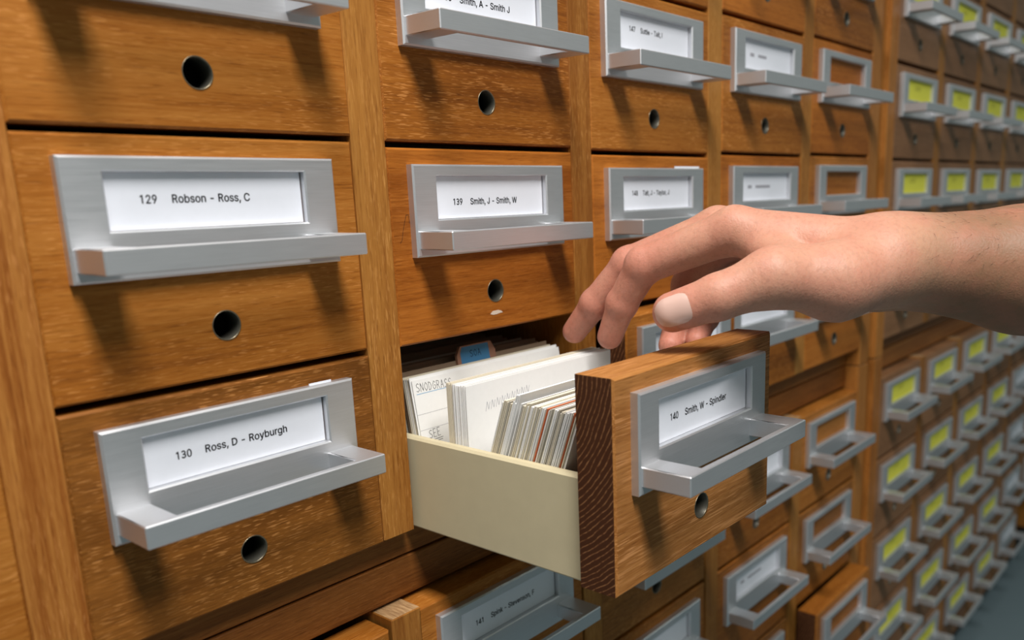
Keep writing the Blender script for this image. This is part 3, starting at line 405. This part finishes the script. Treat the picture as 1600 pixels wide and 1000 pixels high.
v 389 163,0,17,379,84,379,165,155,177,121,187,87,196,53,206,21,184,21,194,53,203,87,213,121,224,155,305,379,371,379,226,0 0.2.1,0.3.2,12.14.13,12.15.14,0.4.3,11.15.12,0.5.4,10.15.11,0.9.5,9.6.5,9.6.10,6.15.10,0.8.9,7.15.6,0.7.8,0.15.7
f 254 228,379,228,327,6,327,6,379,81,0,81,432,84,461,96,486,113,505,135,519,161,527,187,530,207,529,222,527,234,524,243,521,227,468,222,470,215,472,206,473,195,474,171,470,154,460,145,443,142,419,142,0 10.12.11,10.13.12,9.13.10,9.14.13,9.15.14,9.16.15,8.17.9,17.16.9,7.19.8,19.18.8,18.17.8,6.20.7,20.19.7,6.21.20,6.22.21,5.22.6,5.23.22,5.24.23,4.24.5,4.25.24,2.0.3,2.1.0
- 453 337,244,337,188,114,188,114,244 2.0.3,2.1.0
, 188 38,-119,68,71,137,71,84,-119 0.2.1,0.3.2""".split('\n'):
    c, adv, pts, tri = row.split(' ')
    n_ = [int(k) for k in pts.split(',')]
    GLYPHS[c] = (int(adv)/1000, [(n_[i]/1000, n_[i+1]/1000) for i in range(0, len(n_), 2)], [[int(k) for k in q.split('.')] for q in tri.split(',')])
CAP = 0.509

def text_into(bm, s, x, z, y, width, cap, mat):
    """flat lettering facing -y, fitted to a width and a cap height"""
    w = sum(0.20 if c == ' ' else GLYPHS[c][0] for c in s)
    k, kz, cx = width/w, cap/CAP, 0.0
    for c in s:
        if c == ' ': cx += 0.20; continue
        adv, P, T_ = GLYPHS[c]
        for ox, oz in ((-0.00012, 0), (0.00012, 0), (0, 0.00009), (0, -0.00009)):   # a slightly heavier weight
            vs = [bm.verts.new((x+(cx+px)*k+ox, y-abs(oz)*0.1, z+pz*kz+oz)) for px, pz in P]
            for q in T_:
                f = bm.faces.new([vs[i] for i in q]); f.material_index = mat
        cx += adv

def strokes(bm, polys, ox, oz, sx, sz, y, wd, mat):
    for pl in polys:
        for (xa, za), (xb, zb) in zip(pl, pl[1:]):
            a = Vector((ox+xa*sx, oz+za*sz)); b = Vector((ox+xb*sx, oz+zb*sz)); d = b-a
            if d.length < 1e-9: continue
            n = Vector((-d.y, d.x)).normalized()*wd/2; d = d.normalized()*wd*0.4
            q = [bm.verts.new((p.x, y, p.y)) for p in (a-n-d, b-n+d, b+n+d, a+n-d)]
            bm.faces.new(q).material_index = mat
def rect(bm, x0, x1, z0, z1, y, mat):
    q = [bm.verts.new(p) for p in ((x0, y, z0), (x1, y, z0), (x1, y, z1), (x0, y, z1))]
    f = bm.faces.new(q); f.material_index = mat

def label_mesh(kind, num=None, txt=None, wid=0.035, tz=-0.0272, rnd=0):
    bm = bmesh.new(); yb, yf = -0.0002, -0.0014
    if kind == 'yellow':
        box(bm, 0.0292, 0.1183, yf, yb, -0.0374, -0.0150); mats = [M_yellow, M_olive]
        rect(bm, 0.062, 0.082, -0.0222, -0.0206, yf-0.00006, 1); rect(bm, 0.058, 0.080, -0.0252, -0.0238, yf-0.00006, 1)
    else:
        box(bm, 0.0297, 0.1180, yf, yb, -0.0374, -0.0147); mats = [M_paper, M_ink, M_faint]
        if num:
            text_into(bm, num, 0.0428, tz, yf-0.00006, 0.0076, 0.0034, 1)
            text_into(bm, txt, 0.0562, tz, yf-0.00006, wid, 0.0034, 1)
        else:   # print too far off to read
            rect(bm, 0.043, 0.050, -0.0272, -0.0244, yf-0.00006, 2); rect(bm, 0.057, 0.084-0.006*rnd, -0.0270, -0.0246, yf-0.00006, 2)
    return mesh_from_bm('label_card', bm, mats)
LBL_Y = label_mesh('yellow'); LBL_W = label_mesh('white'); LBL_W2 = label_mesh('white', rnd=2)

def drawer(parent, org, x, z, look='teak', card=None, label=None, y=0.0, holder=True):
    d = link('drawer', FRONTS[look], parent, (x-org[0], y-org[1], z-org[2]))
    if label: d['label'] = label
    if holder:
        link('label_holder', HOLDER, d)
        if card is not None: link('label_card', card, d)
    link('hole_ring', RING, d)
    return d

# ------------------------------------------------------------------ the room
ZF = -0.826
bm = bmesh.new(); box(bm, -1.2, 6.0, -3.0, 0.5, -0.05, 0.0)
link('floor', mesh_from_bm('floor', bm, [M_floor]), None, (0, 0, ZF), kind='structure')
bm = bmesh.new(); box(bm, -1.2, 6.0, 0, 0.1, 0, 2.5)
link('wall_back', mesh_from_bm('wall_back', bm, [M_wallm]), None, (0, 0.5, ZF), kind='structure')

# ------------------------------------------------------------------ the cabinets
ZS = -0.2312            # joint between the upper and the lower cabinets
YR, DEPTH = 0.015, 0.42
def cabinet(name, label, x0, cols, side_l, side_r, ztop, zbot, rows_z, upper, skip_rail_right=None):
    """cols = left x of each column; side_l/side_r = (x0,x1) of the end uprights"""
    org = (side_l[0], 0.0, zbot)
    cb = bpy.data.objects.new(name, None); C.objects.link(cb); cb.location = org
    cb.empty_display_size = 0.05
    cb['label'] = label; cb['category'] = 'cabinet'; cb['group'] = 'card catalogue cabinets'
    xa, xb = side_l[0], side_r[1]
    if upper: s0, s1 = -0.2108, ztop-0.02
    else: s0, s1 = zbot+0.034, -0.2583
    for (a, b) in [side_l]+[(c-GAP, c) for c in cols[1:]]+[side_r]:
        end = (a, b) in (side_l, side_r)
        board('upright', a, b, 0.0, DEPTH, s0 if not end else (ZS+0.0004 if upper else s0), s1 if not end else (s1 if upper else ZS-0.0008),
              [M_stile_red if end or a < -0.001 else M_stile, M_stile_end], cb, org, endtop=1)
    if upper:
        board('bottom_rail', side_l[1], side_r[0], YR, DEPTH, ZS+0.0006, -0.2114, [M_rail], cb, org)
        board('top_board', xa, xb, -0.004, DEPTH, ztop-0.02, ztop, [M_rail], cb, org)
    else:
        board('top_rail', side_l[1], side_r[0], YR, DEPTH, -0.2562, ZS-0.0010, [M_rail], cb, org)
        board('plinth', xa, xb, 0.012, DEPTH, zbot, zbot+0.034, [M_plinth], cb, org)
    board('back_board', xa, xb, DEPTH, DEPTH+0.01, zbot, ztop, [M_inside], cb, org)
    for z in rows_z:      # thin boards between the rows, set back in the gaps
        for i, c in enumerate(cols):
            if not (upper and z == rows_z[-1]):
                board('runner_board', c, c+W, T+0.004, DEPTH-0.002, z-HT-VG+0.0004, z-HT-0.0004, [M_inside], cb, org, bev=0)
    return cb, org

UZ = [PZ_*r for r in (3, 2, 1, 0, -1)]
LZ = [-0.2598-PZ_*r for r in range(5)]
LC = [PX_*i for i in range(-1, 5)]
RC = [0.9094+PX_*i for i in range(0, 8)]
ULc, ULo = cabinet('card_catalogue_cabinet', 'upper left wooden card cabinet of the near drawers, with the open drawer', 0, LC, (LC[0]-GAP, LC[0]), (LC[-1]+W, LC[-1]+W+0.026), UZ[0]+0.03, ZS, UZ, True)
LLc, LLo = cabinet('card_catalogue_cabinet', 'lower left wooden card cabinet standing beneath the one with the open drawer', 0, LC, (LC[0]-GAP, LC[0]), (LC[-1]+W, LC[-1]+W+0.026), ZS, ZF, LZ, False)
URc, URo = cabinet('card_catalogue_cabinet', 'upper right wooden card cabinet with yellow labels, far end of the row', 0, RC, (RC[0]-0.024, RC[0]), (RC[-1]+W, RC[-1]+W+0.026), UZ[0]+0.03, ZS, UZ, True)
LRc, LRo = cabinet('card_catalogue_cabinet', 'lower right wooden card cabinet with yellow labels, down to the floor', 0, RC, (RC[0]-0.024, RC[0]), (RC[-1]+W, RC[-1]+W+0.026), ZS, ZF, LZ, False)
for cb, org, z0, z1 in ((ULc, ULo, ZS+0.001, UZ[0]+0.01), (LLc, LLo, ZF, ZS-0.001)):
    x = LC[-1]+W+0.026
    board('filler_strip', x, RC[0]-0.0245, 0.006, DEPTH, z0, z1, [M_stile_red], cb, org)

txt = {('U', 0, 2): None}
def lab(num, s, wid, tz=-0.0272): return label_mesh('white', num, s, wid, tz)
named = {
    (0, 1): ('129', 'Robson - Ross, C', 0.0357, -0.0271), (0, 0): ('130', 'Ross, D - Royburgh', 0.0415, -0.0283),
    (1, 2): ('138', 'Smith, A - Smith J', 0.0396, -0.0310), (1, 1): ('139', 'Smith, J - Smith, W', 0.0387, -0.0302),
    (2, 2): ('147', 'Suttie - Tait, I', 0.0275, -0.0255), (2, 1): ('148', 'Tait, J - Taylor, J', 0.0350, -0.0275),
    (0, 2): ('128', 'Richardson - Robson, B', 0.0440, -0.0270),
}
named.pop((0, 2))
dz = {0: 0.0, 1: -0.0013, 2: -0.0026, 3: -0.0004, 4: 0.0012, -1: 0.0}
looks = {(0, 2): 'teak', (0, 1): 'teak', (0, 0): 'flecked', (1, 2): 'teak', (1, 1): 'knotty', (2, 2): 'teak', (2, 1): 'knotty'}
DR = {}
for ci, x in enumerate(LC):
    col = ci-1
    for ri, z in enumerate(UZ):
        row = 4-ri-0     # 0 = lowest
        if col == 1 and row == 0: continue       # the open drawer
        look = looks.get((col, row), 'teak' if col < 3 else ('teak' if (col+row) % 2 else 'knotty'))
        card, L = LBL_W if (ri+ci) % 2 else LBL_W2, None
        if (col, row) in named:
            n = named[(col, row)]; card = lab(*n); L = 'closed drawer with white label card numbered '+n[0]
        elif col == 4: card = None; L = 'closed drawer with an empty label holder' if row in (1, 2) else None
        jz = dz[col]+random.uniform(-0.0004, 0.0004)
        yo = random.uniform(-0.0006, 0.0006)
        if (col, row) == (2, 0): yo = -0.026; L = 'drawer pulled out a little, just behind the fingers'
        d = drawer(ULc, ULo, x, z+jz, look, card, L, y=yo)
        DR[(col, row)] = d
        if (col, row) in ((0, 0), (2, 1)):       # spare slip of paper standing up behind the holder
            bm = bmesh.new(); box(bm, 0.0990 if col == 2 else 0.112, 0.1335 if col == 2 else 0.1245, -0.0016, -0.0010, -0.010, -0.0070 if col == 2 else -0.0076)
            link('paper_slip', mesh_from_bm('paper_slip', bm, [M_paper]), d)
# chipped spot under the hole of drawer 139, hairline marks
d = DR[(1, 1)]
bm = bmesh.new()
pts = [(0.0690, -0.0948), (0.0712, -0.0932), (0.0760, -0.0930), (0.0785, -0.0938), (0.0797, -0.0949), (0.0770, -0.0950), (0.0745, -0.0954), (0.0715, -0.0955)]
a = [bm.verts.new((x, -0.00015, z)) for x, z in pts]; bm.faces.new(a)
b = [bm.verts.new((x, 0.0002, z)) for x, z in pts]
for i in range(len(pts)): bm.faces.new((a[i], b[i], b[(i+1) % len(pts)], a[(i+1) % len(pts)]))
link('paint_chip', mesh_from_bm('paint_chip', bm, [M_chip]), d)
bm = bmesh.new(); strokes(bm, [[(0.0048, -0.049), (0.0062, -0.0475), (0.0072, -0.043), (0.0086, -0.0385), (0.0100, -0.0345), (0.0116, -0.0345), (0.0120, -0.039)]], 0, 0, 1, 1, -0.00008, 0.00022, 0)
link('hair_mark', mesh_from_bm('hair_mark', bm, [M_ink]), d)

# lower left cabinet
for ci, x in enumerate(LC):
    col = ci-1
    for ri, z in enumerate(LZ):
        card, L, y, jz = LBL_W if (ri+ci) % 2 else LBL_W2, None, 0.0, random.uniform(-0.0005, 0.0003)
        if col == 1 and ri == 0: card = lab('141', 'Spink - Stevenson, F', 0.0412, -0.0285); L = 'closed drawer with white label card numbered 141'
        if col == 0 and ri == 0: jz = -0.0035
        if col == 4: card = None
        if col == 4 and ri == 2: y = -0.024; L = 'drawer with an empty label holder, pulled out a little'
        drawer(LLc, LLo, x-0.002, z+jz, 'teak' if (ri+ci) % 3 else 'flecked', card, L, y=y)
# right cabinets
for ci, x in enumerate(RC):
    for ri, z in enumerate(UZ):
        drawer(URc, URo, x, z+random.uniform(-0.001, 0.0005), 'hazed', LBL_Y if ci < 6 else LBL_W)
    for ri, z in enumerate(LZ):
        if ci == 5 and ri == 4: continue           # empty bay
        drawer(LRc, LRo, x, z+random.uniform(-0.001, 0.0005), 'hazed', LBL_Y if ci < 4 else LBL_W)

# ------------------------------------------------------------------ the open drawer
PULL = 0.1428
zt = UZ[4]
od = drawer(ULc, ULo, PX_, zt, 'open', lab('140', 'Smith, W - Spindler', 0.0405, -0.0283), 'open drawer pulled out, label card numbered 140, full of cards', y=-PULL)
# tray boards, in the front's own coordinates (x from 0, z from 0 downwards)
def tray(name, x0, x1, y0, y1, z0, z1):
    bm = bmesh.new(); box(bm, x0, x1, y0, y1, z0, z1, 0, 0.0013)
    link(name, mesh_from_bm(name, bm, [M_cream]), od)
yb_ = T-0.0001
tray('tray_side', 0.0036, 0.0094, yb_, 0.40, -0.1042, -0.0500)
tray('tray_side', W-0.0094, W-0.0036, yb_, 0.40, -0.1042, -0.0500)
tray('tray_back', 0.0094, W-0.0094, 0.394, 0.40, -0.1042, -0.0500)
tray('tray_bottom', 0.0094, W-0.0094, yb_, 0.394, -0.1000, -0.0950)

# ------------------------------------------------------------------ cards in the open drawer
ZB = zt-0.0949
def card_mesh(w, h, t, m, name='index_card'):
    bm = bmesh.new(); box(bm, 0, w, 0, t, 0, h)
    return mesh_from_bm(name, bm, m if isinstance(m, list) else [m])
KIND = {k: [card_mesh(0.1268+random.uniform(-.0008, .0004), 0.0757+random.uniform(-.0007, .0007), t, m) for _ in range(3)]
        for k, m, t in (('w', M_cardw, .00055), ('c', M_cardc, .0006), ('g', M_cardg, .0006), ('d', M_card_d, .0006), ('r', M_red, .0007), ('k', M_black_card, .0012))}
def put(kind, ytop, lean, label, group, x=0.1815, dh=0.0, me=None, name='index_card', cat='card'):
    """lean > 0: the top tips forward, towards the drawer front"""
    h = 0.0757
    y = ytop+math.sin(lean)*h
    o = link(name, me or random.choice(KIND[kind]), None, (x, y, ZB+dh+0.0007*abs(math.sin(lean))), (lean, 0, 0))
    o['label'] = label; o['category'] = cat
    if group: o['group'] = group
    return o
LN = math.radians(20.6)
n = 48
def nth(k): return '%d%s' % (k, 'th' if 10 < k % 100 < 14 else {1: 'st', 2: 'nd', 3: 'rd'}.get(k % 10, 'th'))
GF = 'cards leaning at the front of the open drawer'
TONE = {'w': 'white', 'c': 'cream', 'g': 'greyish'}
for i in range(n):
    yt = -0.0655-(0.0500*i/(n-1))
    k = random.choice('wwccgcgw')
    G, dh = GF, random.uniform(-0.0016, 0.0002)
    if i in (28, 44): k = 'r'
    L = '%s index card leaning in the front block, %s edge behind the open drawer front' % (TONE.get(k, ''), nth(n-i))
    if i == 28: L, G = 'bright orange-red divider card amid the front block of cards', None
    if i == 44: L, G = 'orange-red divider card nearest the open drawer front', None
    if i in (9, 10, 11): k, dh = 'w', 0.0040; L = 'taller white guide card above the front block, %s edge behind the drawer front' % nth(n-i); G = 'taller white guide cards'
    put(k, yt, LN, L, G, 0.1812+random.uniform(-0.0005, 0.0005), max(dh, -0.002)+0.002)
for i in range(14):
    yt = -0.0236-0.0138*i/14
    put('c' if i < 4 else 'w', yt, 0.0, '%s upright card under the fingertips, %s behind the one with faint handwriting' % ('cream' if i < 4 else 'white', nth(14-i)), 'upright cards under the fingertips', 0.1813+random.uniform(-.0004, .0004), 0.0012)
# handwriting, as strokes in a unit box
GL = {'S': [[(.9, .9), (.5, 1), (.1, .8), (.3, .55), (.75, .45), (.9, .2), (.5, 0), (.05, .12)]], 'N': [[(.05, 0), (.1, 1), (.85, .05), (.9, 1)]],
      'O': [[(.5, 1), (.1, .7), (.1, .3), (.5, 0), (.9, .3), (.9, .7), (.5, 1)]], 'D': [[(.1, 0), (.1, 1), (.6, .9), (.9, .5), (.6, .1), (.1, 0)]],
      'G': [[(.9, .8), (.5, 1), (.1, .6), (.15, .2), (.5, 0), (.9, .2), (.9, .5), (.55, .5)]], 'R': [[(.1, 0), (.1, 1), (.7, .95), (.8, .7), (.6, .5), (.1, .45)], [(.45, .48), (.9, 0)]],
      'A': [[(.02, 0), (.5, 1), (.95, 0)], [(.2, .4), (.8, .4)]], 'E': [[(.85, 1), (.1, 1), (.1, 0), (.9, 0)], [(.1, .5), (.7, .52)]]}
def write(bm, s, ox, oz, cw, ch, y, wd, mat, slope=0.0):
    for i, c in enumerate(s):
        strokes(bm, GL[c], ox+i*cw*1.28, oz+slope*i, cw, ch, y, wd, mat)
# the card that reads SNODGRAS(S) / SEE
bm = bmesh.new(); box(bm, 0, 0.1268, 0, 0.0006, 0, 0.0757)
yy = -0.00006
write(bm, 'SNODGRASS', 0.0022, 0.0690, 0.00235, 0.0047, yy, 0.00027, 1, -0.00015)
rect(bm, 0.0018, 0.1262, 0.0675, 0.0678, yy, 2)
for zz in (0.0560, 0.0470): rect(bm, 0.0, 0.1262, zz, zz+0.00018, yy, 3)
write(bm, 'SEE', 0.0058, 0.0415, 0.00235, 0.0046, yy, 0.00026, 1, 0.0002)
strokes(bm, [[(0.0068, 0.0402), (0.0155, 0.0406)], [(0.0082, 0.0390), (0.0150, 0.0394)]], 0, 0, 1, 1, yy, 0.00025, 1)
sn = mesh_from_bm('index_card', bm, [M_cardw, M_ink, M_blue_rule, M_faint])
put('w', 0.0058, -math.radians(9.0), 'white card handwritten SNODGRASS and SEE, facing out behind the middle block', None, 0.1815, 0.0, me=sn)
for i in range(6):
    put('wgc'[i % 3], 0.0072+0.0011*i, -math.radians(9.3), 'index card with only its edge showing, %s behind the handwritten SNODGRASS card' % nth(i+1), 'cards behind the handwritten card', 0.1811+random.uniform(-.0004, .0004), random.uniform(-.002, -.0003)+.002)
# front card of the middle block, with faint smeared handwriting
bm = bmesh.new(); box(bm, 0, 0.1268, 0, 0.0006, 0, 0.0757)
random.seed(5)
zig = []
for k in range(9):
    x = 0.014+0.0040*k
    zig.append([(x, 0.0595+0.0004*k), (x+0.0012, 0.0645+0.0004*k), (x+0.0022, 0.0602+0.0004*k), (x+0.0034, 0.0640+0.0004*k)])
strokes(bm, zig, 0, 0, 1, 1, yy, 0.00026, 1)
mm = mesh_from_bm('index_card', bm, [M_cardw, M_faint])
put('w', -0.0377, 0.0, 'white card with faint handwriting, front of the middle block under the fingers', None, 0.1815, 0.0012, me=mm)
# deep in the cabinet: darker rows of cards leaning back
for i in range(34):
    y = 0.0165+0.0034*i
    put('dgd'[i % 3], y, -math.radians(10), 'index card in the shade inside the cabinet, %s from the blue tab' % nth(i+1), 'shaded rear cards in the drawer', 0.1815+random.uniform(-.001, .001), random.uniform(-.0015, .0015)+.0025)
# guide card with a blue tab
bm = bmesh.new(); box(bm, 0, 0.1268, 0, 0.0007, 0, 0.0757)
tabc = put('d', 0.0147, -math.radians(9.6), 'brown guide card with blue tab lettered SOA, behind the handwritten card', None, 0.1815, 0.0012, me=mesh_from_bm('guide_card', bm, [M_card_d]), name='guide_card')
bm = bmesh.new()
pr = [(0.0, 0.0745), (0.0325, 0.0745), (0.0325, 0.0805), (0.0295, 0.0862), (0.0035, 0.0862), (0.0, 0.0810)]
A = [bm.verts.new((x, -0.0006, z)) for x, z in pr]; B = [bm.verts.new((x, 0.0013, z)) for x, z in pr]
bm.faces.new(A); bm.faces.new(B[::-1])
for i in range(6): bm.faces.new((A[i], B[i], B[(i+1) % 6], A[(i+1) % 6]))
bmesh.ops.recalc_face_normals(bm, faces=bm.faces[:])
pr2 = [(0.0028, 0.0752), (0.0270, 0.0752), (0.0270, 0.0855), (0.0048, 0.0855), (0.0028, 0.0820)]
f = bm.faces.new([bm.verts.new((x, -0.0007, z)) for x, z in pr2]); f.material_index = 1
write(bm, 'SOA', 0.0105, 0.0788, 0.0026, 0.0040, -0.00078, 0.0003, 2)
link('tab', mesh_from_bm('tab', bm, [M_browntab, M_bluetab, M_ink]), tabc, (0.0435, 0, 0))

# ------------------------------------------------------------------ the hand and forearm: one continuous skin
def cone(P, a, b, ra, rb):
    a = np.array(a); b = np.array(b); ab = b-a
    t = np.clip(((P-a)@ab)/(ab@ab), 0, 1)
    q = P-a-t[:, None]*ab
    return np.sqrt((q*q).sum(1))-(ra+(rb-ra)*t)
def ball(P, c, r): return np.sqrt(((P-np.array(c))**2).sum(1))-r
def smin(a, b, k):
    h = np.clip(0.5+0.5*(b-a)/k, 0, 1)
    return b+(a-b)*h-k*h*(1-h)

IDX = [(0.2991, -0.1310, -0.0497), (0.2826, -0.0824, -0.0684), (0.2827, -0.0665, -0.0912), (0.2846, -0.0556, -0.1120)]
MID = [(0.3154, -0.1113, -0.0500), (0.2946, -0.0635, -0.0695), (0.2893, -0.0414, -0.0933), (0.2902, -0.0237, -0.1120)]
RNG = [(0.3374, -0.1066, -0.0547), (0.3273, -0.0839, -0.0839), (0.3111, -0.0873, -0.1033), (0.2945, -0.0924, -0.1155)]
PNK = [(0.3573, -0.1097, -0.0635), (0.3398, -0.0967, -0.0866), (0.3217, -0.0999, -0.1026), (0.3036, -0.1043, -0.1131)]
THB = [(0.2896, -0.1925, -0.0741), (0.2622, -0.1725, -0.0704), (0.2444, -0.1525, -0.0789), (0.2349, -0.1324, -0.0864)]
WR1, WR2, FA, FB = (0.3251, -0.2063, -0.0655), (0.3423, -0.2003, -0.0672), (0.3755, -0.2589, -0.0733), (0.4600, -0.3420, -0.0895)
RAD = {'i': (.0122, .0110, .0093, .0078), 'm': (.0122, .0108, .0093, .0078), 'r': (.0115, .0100, .0087, .0073), 'p': (.0106, .0088, .0077, .0067)}
def finger(P, J, R, k=0.003):
    d = None
    for i in range(3):
        c = cone(P, J[i], J[i+1], R[i]*(0.94 if i else 1.0), R[i+1]*0.97)
        d = c if d is None else smin(d, c, k)
    for i in (1, 2): d = smin(d, ball(P, J[i], R[i]*0.985), 0.002)
    return d
def hand_sdf(P):
    fi = finger(P, IDX, RAD['i']); fm = finger(P, MID, RAD['m']); fr = finger(P, RNG, RAD['r']); fp = finger(P, PNK, RAD['p'])
    fg = smin(smin(smin(fi, fm, .0016), fr, .0016), fp, .0016)
    b = smin(cone(P, WR1, IDX[0], .0196, .0124), cone(P, WR2, MID[0], .0196, .0120), .010)
    b = smin(b, cone(P, (0.352, -0.197, -0.070), RNG[0], .0170, .0112), .010)
    b = smin(b, cone(P, (0.356, -0.192, -0.0735), PNK[0], .0165, .0105), .010)
    b = smin(b, cone(P, (0.3491, -0.1879, -0.0790), (0.3425, -0.1315, -0.0780), .0165, .0125), .012)
    b = smin(b, cone(P, WR1, FA, .0205, .0300), .014)
    b = smin(b, cone(P, WR2, (0.388, -0.254, -0.075), .0205, .0300), .014)
    b = smin(b, cone(P, FA, FB, .0300, .0365), .010)
    b = smin(b, cone(P, (0.388, -0.254, -0.075), (0.474, -0.335, -0.091), .0300, .0365), .010)
    h = smin(b, fg, .006)
    t = smin(cone(P, THB[1], THB[2], .0135, .0113), cone(P, THB[2], THB[3], .0112, .0100), .003)
    t = smin(t, cone(P, THB[0], THB[1], .0178, .0136), .008)
    t = smin(t, cone(P, (0.3145, -0.2048, -0.0700), THB[0], .0190, .0178), .010)
    h = smin(h, t, .009)
    return smin(h, cone(P, (0.2969, -0.1476, -0.0590), (0.2815, -0.1700, -0.0665), .0090, .0125), .008)

def surface_nets(f, lo, hi, st):
    n = np.ceil((np.array(hi)-np.array(lo))/st).astype(int)+1
    ax = [lo[i]+st*np.arange(n[i]) for i in range(3)]
    V = np.empty(n)
    for i in range(0, n[0], 12):
        g = np.stack(np.meshgrid(ax[0][i:i+12], ax[1], ax[2], indexing='ij'), -1)
        V[i:i+12] = f(g.reshape(-1, 3)).reshape(g.shape[:3])
    ins = V < 0
    c = np.zeros(n-1, int)
    for dx in (0, 1):
        for dy in (0, 1):
            for dz_ in (0, 1): c += ins[dx:n[0]-1+dx, dy:n[1]-1+dy, dz_:n[2]-1+dz_]
    act = (c > 0) & (c < 8)
    idx = -np.ones(n-1, int); idx[act] = np.arange(act.sum())
    cells = np.argwhere(act)
    P = np.array(lo)+(cells+0.5)*st
    for _ in range(4):          # pull the vertices onto the surface
        d = f(P); e = 2e-4
        G = np.stack([f(P+np.eye(3)[k]*e)-d for k in range(3)], -1)/e
        P = P-G*(d/np.maximum((G*G).sum(1), .2))[:, None]
    quads = []
    for a in range(3):
        b, c2 = (a+1) % 3, (a+2) % 3
        sl0 = [slice(None)]*3; sl1 = [slice(None)]*3
        sl0[a] = slice(0, -1); sl1[a] = slice(1, None)
        A, B = ins[tuple(sl0)], ins[tuple(sl1)]
        e = np.argwhere(A != B)
        m = (e[:, b] > 0) & (e[:, c2] > 0) & (e[:, b] < n[b]-1) & (e[:, c2] < n[c2]-1); e = e[m]
        fl = A[tuple(e.T)]
        def at(db, dc):
            q = e.copy(); q[:, b] += db; q[:, c2] += dc; return idx[tuple(q.T)]
        q = np.stack([at(-1, -1), at(0, -1), at(0, 0), at(-1, 0)], 1)
        q[~fl] = q[~fl][:, ::-1]
        quads.append(q)
    return P, np.concatenate(quads)

LO, HI = (0.215, -0.385, -0.135), (0.515, -0.008, -0.010)
PV, QD = surface_nets(hand_sdf, LO, HI, 0.0016)
me = bpy.data.meshes.new('person')
base = np.array((0.30, -0.15, -0.12))
me.from_pydata((PV-base).tolist(), [], QD.tolist()); me.update()
for p in me.polygons: p.use_smooth = True
me.materials.append(M_skin)
tips = np.array([IDX[3], MID[3], RNG[3], PNK[3], THB[3], IDX[1], MID[1], IDX[2], MID[2]])
dt = np.sqrt(((PV[:, None]-tips[None])**2).sum(-1)).min(1)
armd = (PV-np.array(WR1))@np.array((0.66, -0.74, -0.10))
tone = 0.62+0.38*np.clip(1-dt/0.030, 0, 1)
tone = tone-0.62*np.clip((armd+0.012)/0.045, 0, 1)  # forearm tan and hair, deepened further by shade put into the skin
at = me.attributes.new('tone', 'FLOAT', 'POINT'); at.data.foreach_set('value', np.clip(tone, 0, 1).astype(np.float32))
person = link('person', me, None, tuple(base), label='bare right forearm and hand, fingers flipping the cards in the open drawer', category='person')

# thumbnail: a slightly domed plate laid on the thumb, facing the camera side
ta, tb = np.array(THB[2]), np.array(THB[3])
ax_l = (tb-ta)/np.linalg.norm(tb-ta)
nd = np.array((-0.80, -0.55, 0.22)); nd -= ax_l*(nd@ax_l); nd /= np.linalg.norm(nd)
ax_w = np.cross(ax_l, nd)
NU, NV = 15, 17
g = []
for iu in range(NU):
    for iv in range(NV):
        u = -1+2*iu/(NU-1); v = -1+2*iv/(NV-1)
        # superellipse outline
        s = max(abs(u), abs(v)); r = (abs(u)**3.4+abs(v)**3.4)**(1/3.4); k = s/r if r > 0 else 1
        uu, vv = u*k, v*k
        c0 = tb+ax_l*(-0.0016+vv*0.0098)
        g.append((c0, uu))
Pn = []
for c0, uu in g:
    a = uu*0.86; dirv = nd*math.cos(a)+ax_w*math.sin(a)
    Pn.append(c0+dirv*0.030)
Pn = np.array(Pn); C0 = np.array([c for c, _ in g])
D = C0-Pn; D /= np.linalg.norm(D, axis=1)[:, None]
for _ in range(40): Pn = Pn+D*(hand_sdf(Pn)*0.8)[:, None]
lift = np.array([0.0006*(1-max(abs(-1+2*(i//NV)/(NU-1)), abs(-1+2*(i % NV)/(NV-1)))**4)-0.0001 for i in range(NU*NV)])
Pn = Pn-D*lift[:, None]
faces = [(i*NV+j, (i+1)*NV+j, (i+1)*NV+j+1, i*NV+j+1) for i in range(NU-1) for j in range(NV-1)]
nm = bpy.data.meshes.new('thumbnail'); nm.from_pydata((Pn-base).tolist(), [], faces); nm.update()
for p in nm.polygons: p.use_smooth = True
nm.materials.append(M_nail)
link('thumbnail', nm, person)

# fine hairs on the forearm
rng = np.random.default_rng(3)
cand = np.where((armd > 0.012) & (PV[:, 2] > -0.075))[0]
sel = rng.choice(cand, 420, replace=False)
hv, hf = [], []
def grad(P):
    d = hand_sdf(P); return np.stack([hand_sdf(P+np.eye(3)[k]*3e-4)-d for k in range(3)], -1)/3e-4
GN = grad(PV[sel])
for p, nrm in zip(PV[sel], GN):
    t = np.array((-0.55, 0.6, -0.45))+rng.normal(0, .35, 3); t -= nrm*(t@nrm); t /= np.linalg.norm(t)+1e-9
    s = np.cross(nrm, t); L = rng.uniform(.005, .010); w = 0.00006
    pts = [p-nrm*0.0003, p+t*L*0.5+nrm*0.0014, p+t*L+nrm*0.0017]
    b0 = len(hv)
    for i, q in enumerate(pts):
        ww = w*(1-0.4*i)
        hv += [q+s*ww, q-s*ww, q+nrm*ww*1.5]
    for i in range(2):
        for k in range(3): hf.append((b0+i*3+k, b0+i*3+(k+1) % 3, b0+i*3+3+(k+1) % 3, b0+i*3+3+k))
hm = bpy.data.meshes.new('arm_hair'); hm.from_pydata((np.array(hv)-base).tolist(), [], hf); hm.update(); hm.materials.append(M_hair)
link('arm_hair', hm, person, kind='stuff')
